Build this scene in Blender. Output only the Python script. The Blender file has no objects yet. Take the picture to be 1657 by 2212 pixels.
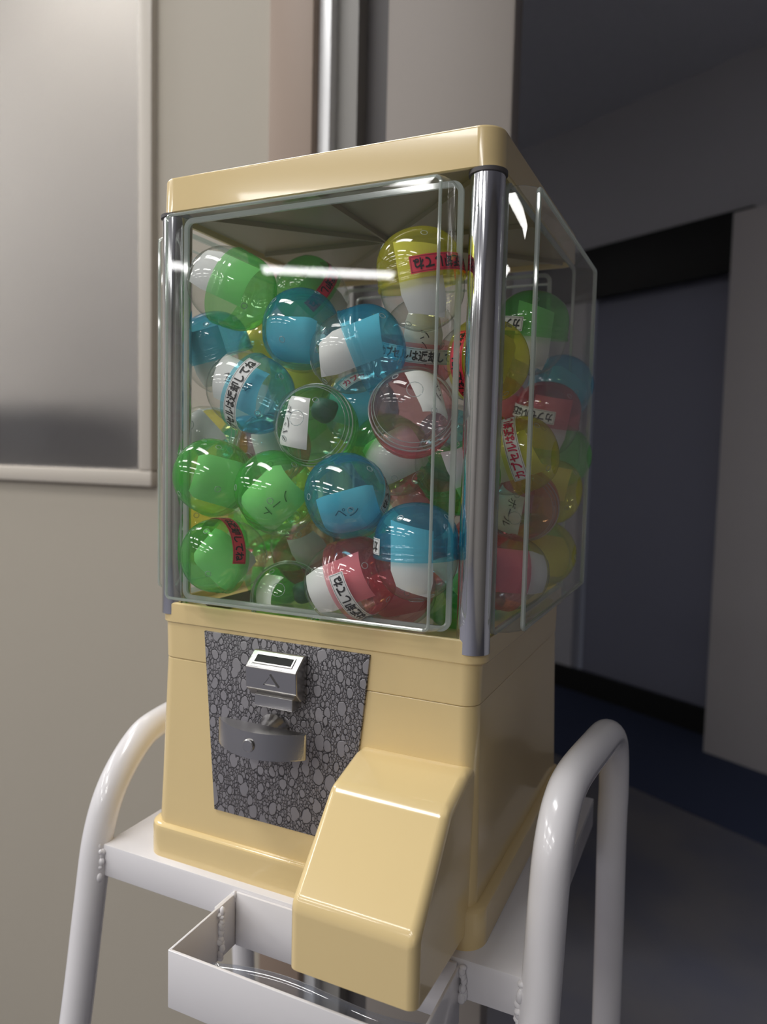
import bpy, bmesh, math, random
from mathutils import Matrix, Vector, Quaternion

# ------------------------------------------------------------------ scene, camera, light
scene = bpy.context.scene
COL = scene.collection
R = math.radians
PI = math.pi

cam_d = bpy.data.cameras.new('camera')
cam_d.sensor_width = 36.0
cam_d.lens = 1596.3 * 36.0 / 2212.0
cam_d.clip_start = 0.02
cam_d.dof.use_dof = True
cam_d.dof.focus_distance = 0.505
cam_d.dof.aperture_fstop = 6.0
cam = bpy.data.objects.new('camera', cam_d)
COL.objects.link(cam)
cam.matrix_world = (Matrix.Translation((0.4060, -0.4534, 0.3230)) @ Matrix.Rotation(R(24.775), 4, 'Z')
                    @ Matrix.Rotation(R(90 - 4.1914), 4, 'X') @ Matrix.Rotation(R(1.3523), 4, 'Z'))
scene.camera = cam

world = bpy.data.worlds.new('world')
scene.world = world
world.use_nodes = True
world.node_tree.nodes['Background'].inputs['Color'].default_value = (0.75, 0.8, 0.9, 1)
world.node_tree.nodes['Background'].inputs['Strength'].default_value = 0.15

scene.view_settings.view_transform = 'Standard'
scene.view_settings.look = 'None'
scene.view_settings.gamma = 1.0
scene.view_settings.use_curve_mapping = False
scene.view_settings.exposure = 0.12
scene.cycles.transparent_max_bounces = 18
scene.cycles.max_bounces = 5
scene.cycles.use_light_tree = False
scene.cycles.sample_clamp_indirect = 6.0

LAMP_W = 20.0          # watts per ceiling light
FLOOR = -0.89           # the stand's plate top is z = 0
CEIL = 2.06
U = Vector((math.cos(R(-29.4)), math.sin(R(-29.4)), 0))   # the building's own axes
Vv = Vector((-U.y, U.x, 0))

# ------------------------------------------------------------------ helpers
def srgb(r, g, b):
    f = lambda c: (c / 255 / 12.92) if c / 255 <= 0.04045 else ((c / 255 + 0.055) / 1.055) ** 2.4
    return (f(r), f(g), f(b), 1.0)

def tag(o, label=None, cat=None, group=None, kind=None):
    if label: o['label'] = label
    if cat: o['category'] = cat
    if group: o['group'] = group
    if kind: o['kind'] = kind
    return o

def finish(bm, angle=35, smooth=True):
    bmesh.ops.recalc_face_normals(bm, faces=bm.faces)
    me = bpy.data.meshes.new('mesh')
    bm.to_mesh(me); bm.free()
    if smooth:
        me.shade_smooth()
        me.set_sharp_from_angle(angle=R(angle))
        for p_ in me.polygons:
            if len(p_.vertices) > 4: p_.use_smooth = False
    return me

def obj(name, me, mat, parent=None):
    if isinstance(me, bmesh.types.BMesh):
        me = finish(me)
    o = bpy.data.objects.new(name, me)
    if mat is not None and len(me.materials) == 0:
        me.materials.append(mat)
    COL.objects.link(o)
    if parent is not None:
        o.parent = parent
    return o

def empty(name, loc=(0, 0, 0)):
    o = bpy.data.objects.new(name, None)
    o.empty_display_size = 0.05
    COL.objects.link(o)
    o.location = loc
    return o

def box(bm, x0, x1, y0, y1, z0, z1, bev=0.0, seg=2):
    vs = [bm.verts.new((x, y, z)) for x in (x0, x1) for y in (y0, y1) for z in (z0, z1)]
    fs = []
    for idx in ((0, 1, 3, 2), (4, 6, 7, 5), (0, 4, 5, 1), (2, 3, 7, 6), (0, 2, 6, 4), (1, 5, 7, 3)):
        fs.append(bm.faces.new([vs[i] for i in idx]))
    if bev > 0:
        es = set(e for f in fs for e in f.edges)
        bmesh.ops.bevel(bm, geom=list(es), offset=bev, segments=seg, affect='EDGES', profile=0.5)
    return bm

def bx(*a, bev=0.0, seg=2):
    return box(bmesh.new(), *a, bev=bev, seg=seg)

def rrect(x0, x1, y0, y1, r, n=8):
    pts = []
    for cx, cy, a0 in ((x1 - r, y0 + r, -90), (x1 - r, y1 - r, 0), (x0 + r, y1 - r, 90), (x0 + r, y0 + r, 180)):
        for i in range(n + 1):
            a = R(a0 + 90 * i / n)
            pts.append((cx + r * math.cos(a), cy + r * math.sin(a)))
    return pts

def loft(levels, n=8, cap0=True, cap1=True):
    """levels: (z, x0, x1, y0, y1, r); a stack of rounded rectangles"""
    bm = bmesh.new()
    rings = []
    for (z, x0, x1, y0, y1, r) in levels:
        rings.append([bm.verts.new((x, y, z)) for x, y in rrect(x0, x1, y0, y1, r, n)])
    for a, b in zip(rings, rings[1:]):
        m = len(a)
        for i in range(m):
            bm.faces.new((a[i], a[(i + 1) % m], b[(i + 1) % m], b[i]))
    if cap0: bm.faces.new(list(reversed(rings[0])))
    if cap1: bm.faces.new(rings[-1])
    return bm

def prism_x(profile, x0, x1, bev=0.0, seg=3, only=None):
    """profile in (y, z), extruded along x"""
    bm = bmesh.new()
    a = [bm.verts.new((x0, y, z)) for y, z in profile]
    b = [bm.verts.new((x1, y, z)) for y, z in profile]
    bm.faces.new(a); bm.faces.new(list(reversed(b)))
    m = len(a)
    for i in range(m):
        bm.faces.new((a[i], b[i], b[(i + 1) % m], a[(i + 1) % m]))
    if bev:
        es = [e for e in bm.edges if only is None or only(e)]
        bmesh.ops.bevel(bm, geom=es, offset=bev, segments=seg, affect='EDGES', profile=0.5)
    return bm

def catmull(pts, n=8):
    P = [Vector(p) for p in pts]
    P = [P[0] * 2 - P[1]] + P + [P[-1] * 2 - P[-2]]
    out = []
    for i in range(1, len(P) - 2):
        a, b, c, d = P[i - 1:i + 3]
        for k in range(n):
            t = k / n
            out.append(0.5 * ((2 * b) + (c - a) * t + (2 * a - 5 * b + 4 * c - d) * t * t + (3 * b - a - 3 * c + d) * t ** 3))
    out.append(P[-2])
    return out

def tube(pts, r, seg=20, bm=None):
    bm = bm or bmesh.new()
    pts = [Vector(p) for p in pts]
    rings = []
    side = None
    for i, p in enumerate(pts):
        t = (pts[min(i + 1, len(pts) - 1)] - pts[max(i - 1, 0)]).normalized()
        if side is None:
            side = t.orthogonal().normalized()
        side = (side - t * side.dot(t)).normalized()
        up = t.cross(side)
        rings.append([bm.verts.new(p + (side * math.cos(2 * PI * k / seg) + up * math.sin(2 * PI * k / seg)) * r) for k in range(seg)])
    for a, b in zip(rings, rings[1:]):
        for k in range(seg):
            bm.faces.new((a[k], a[(k + 1) % seg], b[(k + 1) % seg], b[k]))
    bm.faces.new(list(reversed(rings[0]))); bm.faces.new(rings[-1])
    return bm

def lathe(profile, seg=32, bm=None):
    """profile (r, z) revolved about z; r = 0 gives a pole"""
    bm = bm or bmesh.new()
    rings = []
    for r, z in profile:
        if r < 1e-6:
            rings.append([bm.verts.new((0, 0, z))])
        else:
            rings.append([bm.verts.new((r * math.cos(2 * PI * k / seg), r * math.sin(2 * PI * k / seg), z)) for k in range(seg)])
    for a, b in zip(rings, rings[1:]):
        for k in range(seg):
            k2 = (k + 1) % seg
            if len(a) == 1 and len(b) == 1: continue
            if len(a) == 1: bm.faces.new((a[0], b[k], b[k2]))
            elif len(b) == 1: bm.faces.new((a[k], a[k2], b[0]))
            else: bm.faces.new((a[k], a[k2], b[k2], b[k]))
    return bm

def beads(p0, p1, n, r, seed):
    """a lumpy bead of weld between two points, one mesh"""
    rnd = random.Random(seed)
    bm = bmesh.new()
    p0, p1 = Vector(p0), Vector(p1)
    n = int(n * 1.8)
    for i in range(n):
        c = p0.lerp(p1, (i + rnd.uniform(0.1, 0.9)) / n) + Vector([rnd.uniform(-1, 1) * r * 0.45 for _ in range(3)])
        m = Matrix.Translation(c) @ Matrix.Diagonal((r * rnd.uniform(.8, 1.3), r * rnd.uniform(.8, 1.2), r * rnd.uniform(.8, 2.2), 1))
        bmesh.ops.create_icosphere(bm, subdivisions=2, radius=1, matrix=m)
    return bm

# ------------------------------------------------------------------ materials
def new_mat(name):
    m = bpy.data.materials.new(name)
    m.use_nodes = True
    nt = m.node_tree
    nt.nodes.clear()
    out = nt.nodes.new('ShaderNodeOutputMaterial')
    return m, nt, out

def principled(name, col, rough=0.4, metal=0.0, spec=0.5, coat=0.0, bump=None, vary=None):
    m, nt, out = new_mat(name)
    b = nt.nodes.new('ShaderNodeBsdfPrincipled')
    b.inputs['Base Color'].default_value = col
    b.inputs['Roughness'].default_value = rough
    b.inputs['Metallic'].default_value = metal
    b.inputs['Specular IOR Level'].default_value = spec
    b.inputs['Coat Weight'].default_value = coat
    b.inputs['Coat Roughness'].default_value = 0.04
    if bump or vary:
        tc = nt.nodes.new('ShaderNodeTexCoord')
        sc = (bump or vary)[0]
        nz = nt.nodes.new('ShaderNodeTexNoise')
        nz.inputs['Scale'].default_value = sc
        nz.inputs['Detail'].default_value = 4
        nt.links.new(tc.outputs['Object'], nz.inputs['Vector'])
        if bump:
            bp = nt.nodes.new('ShaderNodeBump')
            bp.inputs['Strength'].default_value = bump[1]
            bp.inputs['Distance'].default_value = bump[2]
            nt.links.new(nz.outputs['Fac'], bp.inputs['Height'])
            nt.links.new(bp.outputs['Normal'], b.inputs['Normal'])
        if vary:
            mx = nt.nodes.new('ShaderNodeMix'); mx.data_type = 'RGBA'
            nz2 = nt.nodes.new('ShaderNodeTexNoise'); nz2.inputs['Scale'].default_value = vary[0]; nz2.inputs['Detail'].default_value = 5
            nt.links.new(tc.outputs['Object'], nz2.inputs['Vector'])
            rp = nt.nodes.new('ShaderNodeMapRange')
            rp.inputs['From Min'].default_value = 0.35; rp.inputs['From Max'].default_value = 0.65
            nt.links.new(nz2.outputs['Fac'], rp.inputs['Value'])
            nt.links.new(rp.outputs['Result'], mx.inputs['Factor'])
            mx.inputs['A'].default_value = col
            mx.inputs['B'].default_value = vary[1]
            nt.links.new(mx.outputs['Result'], b.inputs['Base Color'])
    nt.links.new(b.outputs['BSDF'], out.inputs['Surface'])
    return m

def schlick(nt, f0=0.04, scale=1.0):
    lw = nt.nodes.new('ShaderNodeLayerWeight'); lw.inputs['Blend'].default_value = 0.5
    pw = nt.nodes.new('ShaderNodeMath'); pw.operation = 'POWER'; pw.inputs[1].default_value = 5
    nt.links.new(lw.outputs['Facing'], pw.inputs[0])
    ml = nt.nodes.new('ShaderNodeMath'); ml.operation = 'MULTIPLY_ADD'
    ml.inputs[1].default_value = (1 - f0) * scale; ml.inputs[2].default_value = f0
    nt.links.new(pw.outputs[0], ml.inputs[0])
    return ml.outputs[0]

def clear_plastic(name, tint, body=0.0, body_col=(1, 1, 1, 1), rough=0.02, f0=0.05, scale=1.0, edge=None):
    """thin clear sheet: light passes straight through, tinted, with a fresnel gloss and a little body colour"""
    m, nt, out = new_mat(name)
    tr = nt.nodes.new('ShaderNodeBsdfTransparent'); tr.inputs['Color'].default_value = tint
    cur = tr.outputs[0]
    if edge:      # a sheet of plastic is deeper in colour where one looks along it
        lw = nt.nodes.new('ShaderNodeLayerWeight'); lw.inputs['Blend'].default_value = 0.5
        pw = nt.nodes.new('ShaderNodeMath'); pw.operation = 'POWER'; pw.inputs[1].default_value = 2.5
        nt.links.new(lw.outputs['Facing'], pw.inputs[0])
        mc = nt.nodes.new('ShaderNodeMix'); mc.data_type = 'RGBA'
        mc.inputs['A'].default_value = tint; mc.inputs['B'].default_value = edge
        nt.links.new(pw.outputs[0], mc.inputs['Factor'])
        nt.links.new(mc.outputs['Result'], tr.inputs['Color'])
    if body > 0:
        df = nt.nodes.new('ShaderNodeBsdfDiffuse'); df.inputs['Color'].default_value = body_col
        tl = nt.nodes.new('ShaderNodeBsdfTranslucent'); tl.inputs['Color'].default_value = body_col
        m1 = nt.nodes.new('ShaderNodeMixShader'); m1.inputs[0].default_value = 0.5
        nt.links.new(df.outputs[0], m1.inputs[1]); nt.links.new(tl.outputs[0], m1.inputs[2])
        m2 = nt.nodes.new('ShaderNodeMixShader'); m2.inputs[0].default_value = body
        nt.links.new(cur, m2.inputs[1]); nt.links.new(m1.outputs[0], m2.inputs[2])
        cur = m2.outputs[0]
    gl = nt.nodes.new('ShaderNodeBsdfGlossy'); gl.inputs['Roughness'].default_value = rough
    m3 = nt.nodes.new('ShaderNodeMixShader')
    nt.links.new(schlick(nt, f0, scale), m3.inputs[0])
    nt.links.new(cur, m3.inputs[1]); nt.links.new(gl.outputs[0], m3.inputs[2])
    nt.links.new(m3.outputs[0], out.inputs['Surface'])
    return m

def pebble_mat():
    m, nt, out = new_mat('pebbled_metal')
    L = nt.links.new
    tc = nt.nodes.new('ShaderNodeTexCoord')
    mp = nt.nodes.new('ShaderNodeMapping'); mp.inputs['Scale'].default_value = (1.25, 1, 0.9)
    L(tc.outputs['Object'], mp.inputs['Vector'])
    sp = nt.nodes.new('ShaderNodeSeparateXYZ'); L(mp.outputs[0], sp.inputs[0])
    cb = nt.nodes.new('ShaderNodeCombineXYZ'); L(sp.outputs['X'], cb.inputs['X']); L(sp.outputs['Z'], cb.inputs['Y'])
    nz = nt.nodes.new('ShaderNodeTexNoise'); nz.inputs['Scale'].default_value = 150
    L(cb.outputs[0], nz.inputs['Vector'])
    wv = nt.nodes.new('ShaderNodeMix'); wv.data_type = 'VECTOR'; wv.inputs['Factor'].default_value = 0.004
    L(cb.outputs[0], wv.inputs['A']); L(nz.outputs['Color'], wv.inputs['B'])
    fine = nt.nodes.new('ShaderNodeTexVoronoi'); fine.feature = 'DISTANCE_TO_EDGE'; fine.inputs['Scale'].default_value = 400
    fine.voronoi_dimensions = '2D'
    L(wv.outputs['Result'], fine.inputs['Vector'])
    fe = nt.nodes.new('ShaderNodeMapRange'); fe.interpolation_type = 'SMOOTHSTEP'
    fe.inputs['From Min'].default_value = 0.0; fe.inputs['From Max'].default_value = 0.25
    L(fine.outputs['Distance'], fe.inputs['Value'])
    mx0 = nt.nodes.new('ShaderNodeMix'); mx0.data_type = 'RGBA'
    mx0.inputs['A'].default_value = srgb(66, 64, 67); mx0.inputs['B'].default_value = srgb(146, 143, 147)
    L(fe.outputs['Result'], mx0.inputs['Factor'])
    colr, hgt = mx0.outputs['Result'], fe.outputs['Result']
    for scale, lo, rng, pc in ((190, 0.20, 0.22, srgb(156, 153, 157)), (88, 0.14, 0.34, srgb(158, 155, 159))):
        vo = nt.nodes.new('ShaderNodeTexVoronoi'); vo.feature = 'F1'; vo.voronoi_dimensions = '2D'
        vo.inputs['Scale'].default_value = scale; vo.inputs['Randomness'].default_value = 0.8
        L(wv.outputs['Result'], vo.inputs['Vector'])
        sc = nt.nodes.new('ShaderNodeSeparateColor'); L(vo.outputs['Color'], sc.inputs[0])
        thr = nt.nodes.new('ShaderNodeMath'); thr.operation = 'MULTIPLY_ADD'; thr.inputs[1].default_value = rng; thr.inputs[2].default_value = lo
        L(sc.outputs[0], thr.inputs[0])
        df = nt.nodes.new('ShaderNodeMath'); df.operation = 'SUBTRACT'; L(thr.outputs[0], df.inputs[0]); L(vo.outputs['Distance'], df.inputs[1])
        ins = nt.nodes.new('ShaderNodeMapRange'); ins.interpolation_type = 'SMOOTHSTEP'
        ins.inputs['From Min'].default_value = 0.0; ins.inputs['From Max'].default_value = 0.05; L(df.outputs[0], ins.inputs['Value'])
        rim = nt.nodes.new('ShaderNodeMapRange'); rim.interpolation_type = 'SMOOTHSTEP'
        rim.inputs['From Min'].default_value = -0.08 * scale / 120; rim.inputs['From Max'].default_value = -0.02; L(df.outputs[0], rim.inputs['Value'])
        m1 = nt.nodes.new('ShaderNodeMix'); m1.data_type = 'RGBA'; m1.inputs['B'].default_value = srgb(62, 60, 63)
        L(colr, m1.inputs['A']); L(rim.outputs['Result'], m1.inputs['Factor'])
        m2 = nt.nodes.new('ShaderNodeMix'); m2.data_type = 'RGBA'; m2.inputs['B'].default_value = pc
        L(m1.outputs['Result'], m2.inputs['A']); L(ins.outputs['Result'], m2.inputs['Factor'])
        h1 = nt.nodes.new('ShaderNodeMath'); h1.operation = 'SUBTRACT'; L(hgt, h1.inputs[0]); L(rim.outputs['Result'], h1.inputs[1])
        h2 = nt.nodes.new('ShaderNodeMath'); h2.operation = 'MAXIMUM'; L(h1.outputs[0], h2.inputs[0]); L(ins.outputs['Result'], h2.inputs[1])
        colr, hgt = m2.outputs['Result'], h2.outputs[0]
    b = nt.nodes.new('ShaderNodeBsdfPrincipled')
    b.inputs['Metallic'].default_value = 0.35; b.inputs['Roughness'].default_value = 0.38
    L(colr, b.inputs['Base Color'])
    bp = nt.nodes.new('ShaderNodeBump'); bp.inputs['Strength'].default_value = 0.5; bp.inputs['Distance'].default_value = 0.0005
    L(hgt, bp.inputs['Height']); L(bp.outputs['Normal'], b.inputs['Normal'])
    L(b.outputs['BSDF'], out.inputs['Surface'])
    return m

M = {}
M['cream'] = principled('cream_plastic', srgb(237, 211, 154), 0.16, spec=0.5, coat=0.4)
M['cream_in'] = principled('cream_plastic_inside', srgb(226, 200, 150), 0.35)
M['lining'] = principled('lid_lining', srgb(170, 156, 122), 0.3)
M['chrome'] = principled('chrome', (0.78, 0.78, 0.80, 1), 0.09, metal=1.0)
M['cast'] = principled('plated_casting', (0.50, 0.49, 0.48, 1), 0.25, metal=1.0, bump=(900, 0.25, 0.0003))
M['black'] = principled('black_slot', (0.004, 0.004, 0.004, 1), 0.6)
M['pebble'] = pebble_mat()
M['white'] = principled('white_enamel', srgb(232, 229, 230), 0.20, spec=0.5, coat=0.3)
M['acrylic'] = clear_plastic('clear_acrylic', (0.985, 0.99, 0.98, 1), 0.012, (0.9, 0.95, 0.9, 1), 0.015, 0.06, 0.8)
M['acrylic_edge'] = clear_plastic('acrylic_edge', (0.80, 0.84, 0.80, 1), 0.42, (0.86, 0.92, 0.88, 1), 0.05, 0.16)
M['film'] = clear_plastic('clear_sheet', (0.90, 0.92, 0.95, 1), 0.10, (0.8, 0.85, 0.95, 1), 0.05, 0.07)
M['bowl'] = clear_plastic('clear_capsule_bowl', (0.985, 0.99, 0.985, 1), 0.020, (0.95, 0.98, 0.95, 1), 0.03, 0.05, 0.7, edge=(0.74, 0.78, 0.75, 1))
CAPC = {
    'green': ((0.60, 0.97, 0.56, 1), (0.16, 0.82, 0.16, 1), (0.22, 0.74, 0.26, 1)),
    'blue': ((0.46, 0.90, 0.985, 1), (0.05, 0.55, 0.88, 1), (0.12, 0.50, 0.85, 1)),
    'pink': ((0.985, 0.58, 0.62, 1), (0.92, 0.20, 0.26, 1), (0.86, 0.26, 0.32, 1)),
    'yellow': ((0.985, 0.97, 0.40, 1), (0.90, 0.86, 0.05, 1), (0.84, 0.80, 0.12, 1)),
}
for k, (t, b, e) in CAPC.items():
    M['cap_' + k] = clear_plastic(k + '_capsule_cap', t, 0.22, b, 0.05, 0.075, 0.8, edge=e)
M['ring'] = clear_plastic('moulded_ring', (0.8, 0.85, 0.85, 1), 0.35, (0.9, 0.95, 0.95, 1), 0.05, 0.15)
M['paper'] = principled('white_paper', (0.86, 0.86, 0.84, 1), 0.7, spec=0.2)
M['sticker_white'] = principled('white_sticker', (0.88, 0.88, 0.87, 1), 0.5)
M['sticker_red'] = principled('red_sticker', srgb(232, 62, 84), 0.5)
M['ink_black'] = principled('black_ink', (0.012, 0.012, 0.014, 1), 0.6)
M['ink_red'] = principled('red_ink', srgb(214, 20, 80), 0.6)
M['ink_pen'] = principled('grey_pen', (0.06, 0.06, 0.07, 1), 0.6)
M['prize_dark'] = principled('dark_green_prize', srgb(70, 120, 100), 0.5)
M['prize_white'] = principled('white_prize', (0.85, 0.86, 0.83, 1), 0.5)
M['hopper'] = principled('hopper_floor', srgb(120, 108, 92), 0.5)
M['wheel'] = principled('dispensing_wheel', srgb(52, 34, 40), 0.4)
M['info'] = principled('blue_grey_sticker', srgb(96, 112, 130), 0.4, vary=(60, srgb(140, 150, 160)))
M['partition'] = principled('beige_partition', srgb(172, 164, 150), 0.6, bump=(300, 0.1, 0.001))
M['frame'] = principled('pale_window_frame', srgb(196, 188, 176), 0.45)
M['brown'] = principled('brown_jamb', srgb(150, 130, 114), 0.5)
M['alu'] = principled('aluminium_strip', srgb(225, 225, 225), 0.35, metal=0.2)
M['greyp'] = principled('grey_panel', srgb(140, 137, 132), 0.5)
M['darkp'] = principled('dark_gap', srgb(84, 80, 80), 0.6)
M['taupe'] = principled('taupe_column', srgb(142, 134, 127), 0.6)
M['slate'] = principled('slate_wall', srgb(204, 204, 212), 0.7)
M['door'] = principled('slate_door', srgb(148, 151, 172), 0.6)
M['jamb'] = principled('grey_jamb', srgb(214, 210, 212), 0.6)
M['blk'] = principled('black_shade_and_feet', srgb(18, 18, 20), 0.6)  # black of the stand feet, also the shade painted around the far door
M['carpet'] = principled('carpet', srgb(124, 122, 126), 0.95, spec=0.1, bump=(400, 0.6, 0.004), vary=(3.0, srgb(108, 110, 124)))
M['navy'] = principled('navy_carpet_strip', srgb(70, 78, 102), 0.95, spec=0.1, bump=(400, 0.6, 0.004))
M['ceil'] = principled('ceiling_board', srgb(222, 224, 232), 0.8)
M['roomwall'] = principled('room_wall', srgb(206, 200, 190), 0.7)
M['rearwall'] = principled('rear_wall', srgb(150, 146, 140), 0.7)
M['cabinet'] = principled('black_cabinet', srgb(26, 28, 26), 0.5)

def frosted_mat():
    m, nt, out = new_mat('frosted_glass')
    rf = nt.nodes.new('ShaderNodeBsdfRefraction'); rf.inputs['IOR'].default_value = 1.12; rf.inputs['Roughness'].default_value = 0.55
    rf.inputs['Color'].default_value = (0.92, 0.92, 0.93, 1)
    df = nt.nodes.new('ShaderNodeBsdfDiffuse'); df.inputs['Color'].default_value = srgb(176, 172, 172)
    mx = nt.nodes.new('ShaderNodeMixShader'); mx.inputs[0].default_value = 0.14
    nt.links.new(rf.outputs[0], mx.inputs[1]); nt.links.new(df.outputs[0], mx.inputs[2])
    nt.links.new(mx.outputs[0], out.inputs['Surface'])
    return m
M['frosted'] = frosted_mat()

# ------------------------------------------------------------------ the room
def uvbox(name, mat, u0, u1, v0, v1, z0, z1, parent=None, kind='structure', bev=0.0):
    o = obj(name, bx(u0, u1, v0, v1, z0, z1, bev=bev), mat, parent)
    if parent is None:
        o.rotation_euler = (0, 0, R(-29.4))
        if kind: o['kind'] = kind
    return o

uvbox('floor', M['carpet'], -4.6, 4.6, -7.6, 2.95, FLOOR - 0.05, FLOOR)
uvbox('ceiling', M['ceil'], -4.6, 4.6, -7.6, 2.95, CEIL, CEIL + 0.05)
uvbox('wall_rear', M['rearwall'], -4.6, 4.6, -7.65, -7.6, FLOOR, CEIL)
uvbox('wall_left', M['rearwall'], -4.65, -4.6, -7.6, 2.95, FLOOR, CEIL)
uvbox('wall_right', M['rearwall'], 4.6, 4.65, -7.6, 2.95, FLOOR, CEIL)
# far dark wall with a door recess; s along the wall from the point A
A0 = Vector((-0.3401, 3.529, 0))
uA, vA = A0.dot(U), A0.dot(Vv)
far = empty('wall_far'); far['kind'] = 'structure'; far.rotation_euler = (0, 0, R(-29.4))
obj('wall_panel', bx(-4.6, uA + 0.05, vA, vA + 0.1, FLOOR, CEIL), M['slate'], far)
obj('wall_header', bx(uA + 0.05, uA + 0.93, vA, vA + 0.1, 1.37, CEIL), M['slate'], far)
obj('wall_panel', bx(uA + 0.93, 4.6, vA, vA + 0.1, FLOOR, CEIL), M['slate'], far)
uvbox('shade_band_1', M['blk'], uA - 0.30, uA + 0.93, vA - 0.03, vA + 0.02, 1.15, 1.41, bev=0.01)  # shadow at the top of the door recess, painted as a black strip
uvbox('shade_band_2', M['blk'], uA - 1.2, uA + 0.93, vA - 0.02, vA + 0.01, FLOOR, FLOOR + 0.12)  # shadow along the wall's foot, put in as a black strip
dr = empty('door_1'); dr['kind'] = 'structure'; dr.rotation_euler = (0, 0, R(-29.4))
obj('door_leaf', bx(uA + 0.08, uA + 0.90, vA + 0.05, vA + 0.09, FLOOR, 1.36, bev=0.004), M['door'], dr)
uvbox('trim_3', M['jamb'], uA + 0.935, uA + 1.5, vA - 0.20, vA, FLOOR, 1.34, bev=0.006)
uvbox('trim_4', M['navy'], uA - 1.4, uA + 1.6, vA - 0.75, vA - 0.02, FLOOR - 0.01, FLOOR + 0.004)

# the partition with its frosted window, just behind the machine
YW = 0.55
WX = [-1.40, -0.5237, -0.4933, -0.262, -0.183, -0.1613, -0.1262, -0.0697, 0.1199]
part = empty('wall_back'); part['kind'] = 'structure'
obj('partition_panel', bx(-1.9, WX[3], YW, YW + 0.05, FLOOR, 0.2634), M['partition'], part)
obj('partition_panel', bx(WX[2], WX[3], YW, YW + 0.05, 0.2634, CEIL), M['partition'], part)
obj('partition_panel', bx(-1.9, WX[0] - 0.03, YW, YW + 0.05, 0.2634, CEIL), M['partition'], part)
obj('partition_panel', bx(WX[0] - 0.03, WX[2], YW, YW + 0.05, 1.56, CEIL), M['partition'], part)
win = empty('window_1'); win['kind'] = 'structure'
obj('window_frame', bx(WX[0] - 0.03, WX[2], YW - 0.015, YW + 0.06, 0.2634, 0.2910, bev=0.004), M['frame'], win)
obj('window_frame', bx(WX[0] - 0.03, WX[2], YW - 0.015, YW + 0.06, 1.53, 1.56, bev=0.004), M['frame'], win)
obj('window_frame', bx(WX[1], WX[2], YW - 0.015, YW + 0.06, 0.2910, 1.53, bev=0.004), M['frame'], win)
obj('window_frame', bx(WX[0] - 0.03, WX[0], YW - 0.015, YW + 0.06, 0.2910, 1.53, bev=0.004), M['frame'], win)
obj('pane', bx(WX[0], WX[1], YW + 0.015, YW + 0.021, 0.2910, 1.53), M['frosted'], win)
def st(name, mat, *a, bev=0.0):
    o = obj(name, bx(*a, bev=bev), mat); o['kind'] = 'structure'; return o
st('trim_5', M['brown'], WX[3], WX[4], YW - 0.015, YW + 0.06, FLOOR, CEIL, bev=0.004)
st('trim_6', M['alu'], WX[4], WX[5], YW + 0.0, YW + 0.05, FLOOR, CEIL, bev=0.003)
st('trim_7', M['greyp'], WX[5], WX[6], YW + 0.02, YW + 0.07, FLOOR, CEIL)
st('trim_8', M['darkp'], WX[6], WX[7] + 0.002, YW + 0.05, YW + 0.09, FLOOR, CEIL)
st('wall_column', M['taupe'], WX[7], WX[8], YW, YW + 0.04, FLOOR, CEIL, bev=0.006)
bk = st('wall_behind_window', M['roomwall'], -3.4, WX[3], 1.25, 1.3, FLOOR, CEIL)
cab = empty('storage_cabinet', (-1.30, 0.98, FLOOR))
tag(cab, 'black cabinet standing behind the frosted window, a dark blur', 'cabinet')
obj('body', bx(-0.25, 0.25, -0.17, 0.17, 0, 1.32, bev=0.006), M['cabinet'], cab)
obj('door', bx(-0.24, 0.24, -0.185, -0.17, 0.05, 1.30, bev=0.004), M['cabinet'], cab)

def fixture(u, v, label, ang=0.0, z=CEIL, power=1.0):
    c = U * u + Vv * v
    root = empty('ceiling_light', (c.x, c.y, z))
    root.rotation_euler = (0, 0, R(-29.4 + ang))
    tag(root, label, 'ceiling light', 'long ceiling lights')
    obj('housing', bx(-0.64, 0.64, -0.17, 0.17, -0.035, 0, bev=0.006), M['white'], root)
    obj('diffuser', bx(-0.61, 0.61, -0.15, 0.15, -0.050, -0.0352, bev=0.004), M['paper'], root)
    ld = bpy.data.lights.new('panel_light', 'AREA')
    ld.shape = 'RECTANGLE'; ld.size = 1.2; ld.size_y = 0.28
    ld.energy = LAMP_W * power; ld.color = (1.0, 0.99, 0.975)
    lo = bpy.data.objects.new('panel_light', ld)
    COL.objects.link(lo); lo.parent = root
    lo.location = (0, 0, -0.055)
    return root
rows = [('first', -0.75), ('second', -2.55), ('third', -4.0), ('farthest', -6.39)]
for rn, v in rows:
    for cn, u in (('far left', -3.64), ('left', -1.74), ('middle', 0.16), ('right', 2.06)):
        if rn == 'first' and cn == 'right': continue
        fixture(u - (0.36 if rn == 'first' else 0.0), v, 'long ceiling light, %s one of the %s row from the machine' % (cn, rn))
c2 = Vector((-1.1, 0.95))
fixture(c2.x * U.x + c2.y * U.y, c2.x * Vv.x + c2.y * Vv.y, 'unseen ceiling light added to brighten the room behind the frosted window', 29.4, power=0.55)  # unseen lamp, added so the pane has light behind it

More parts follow.
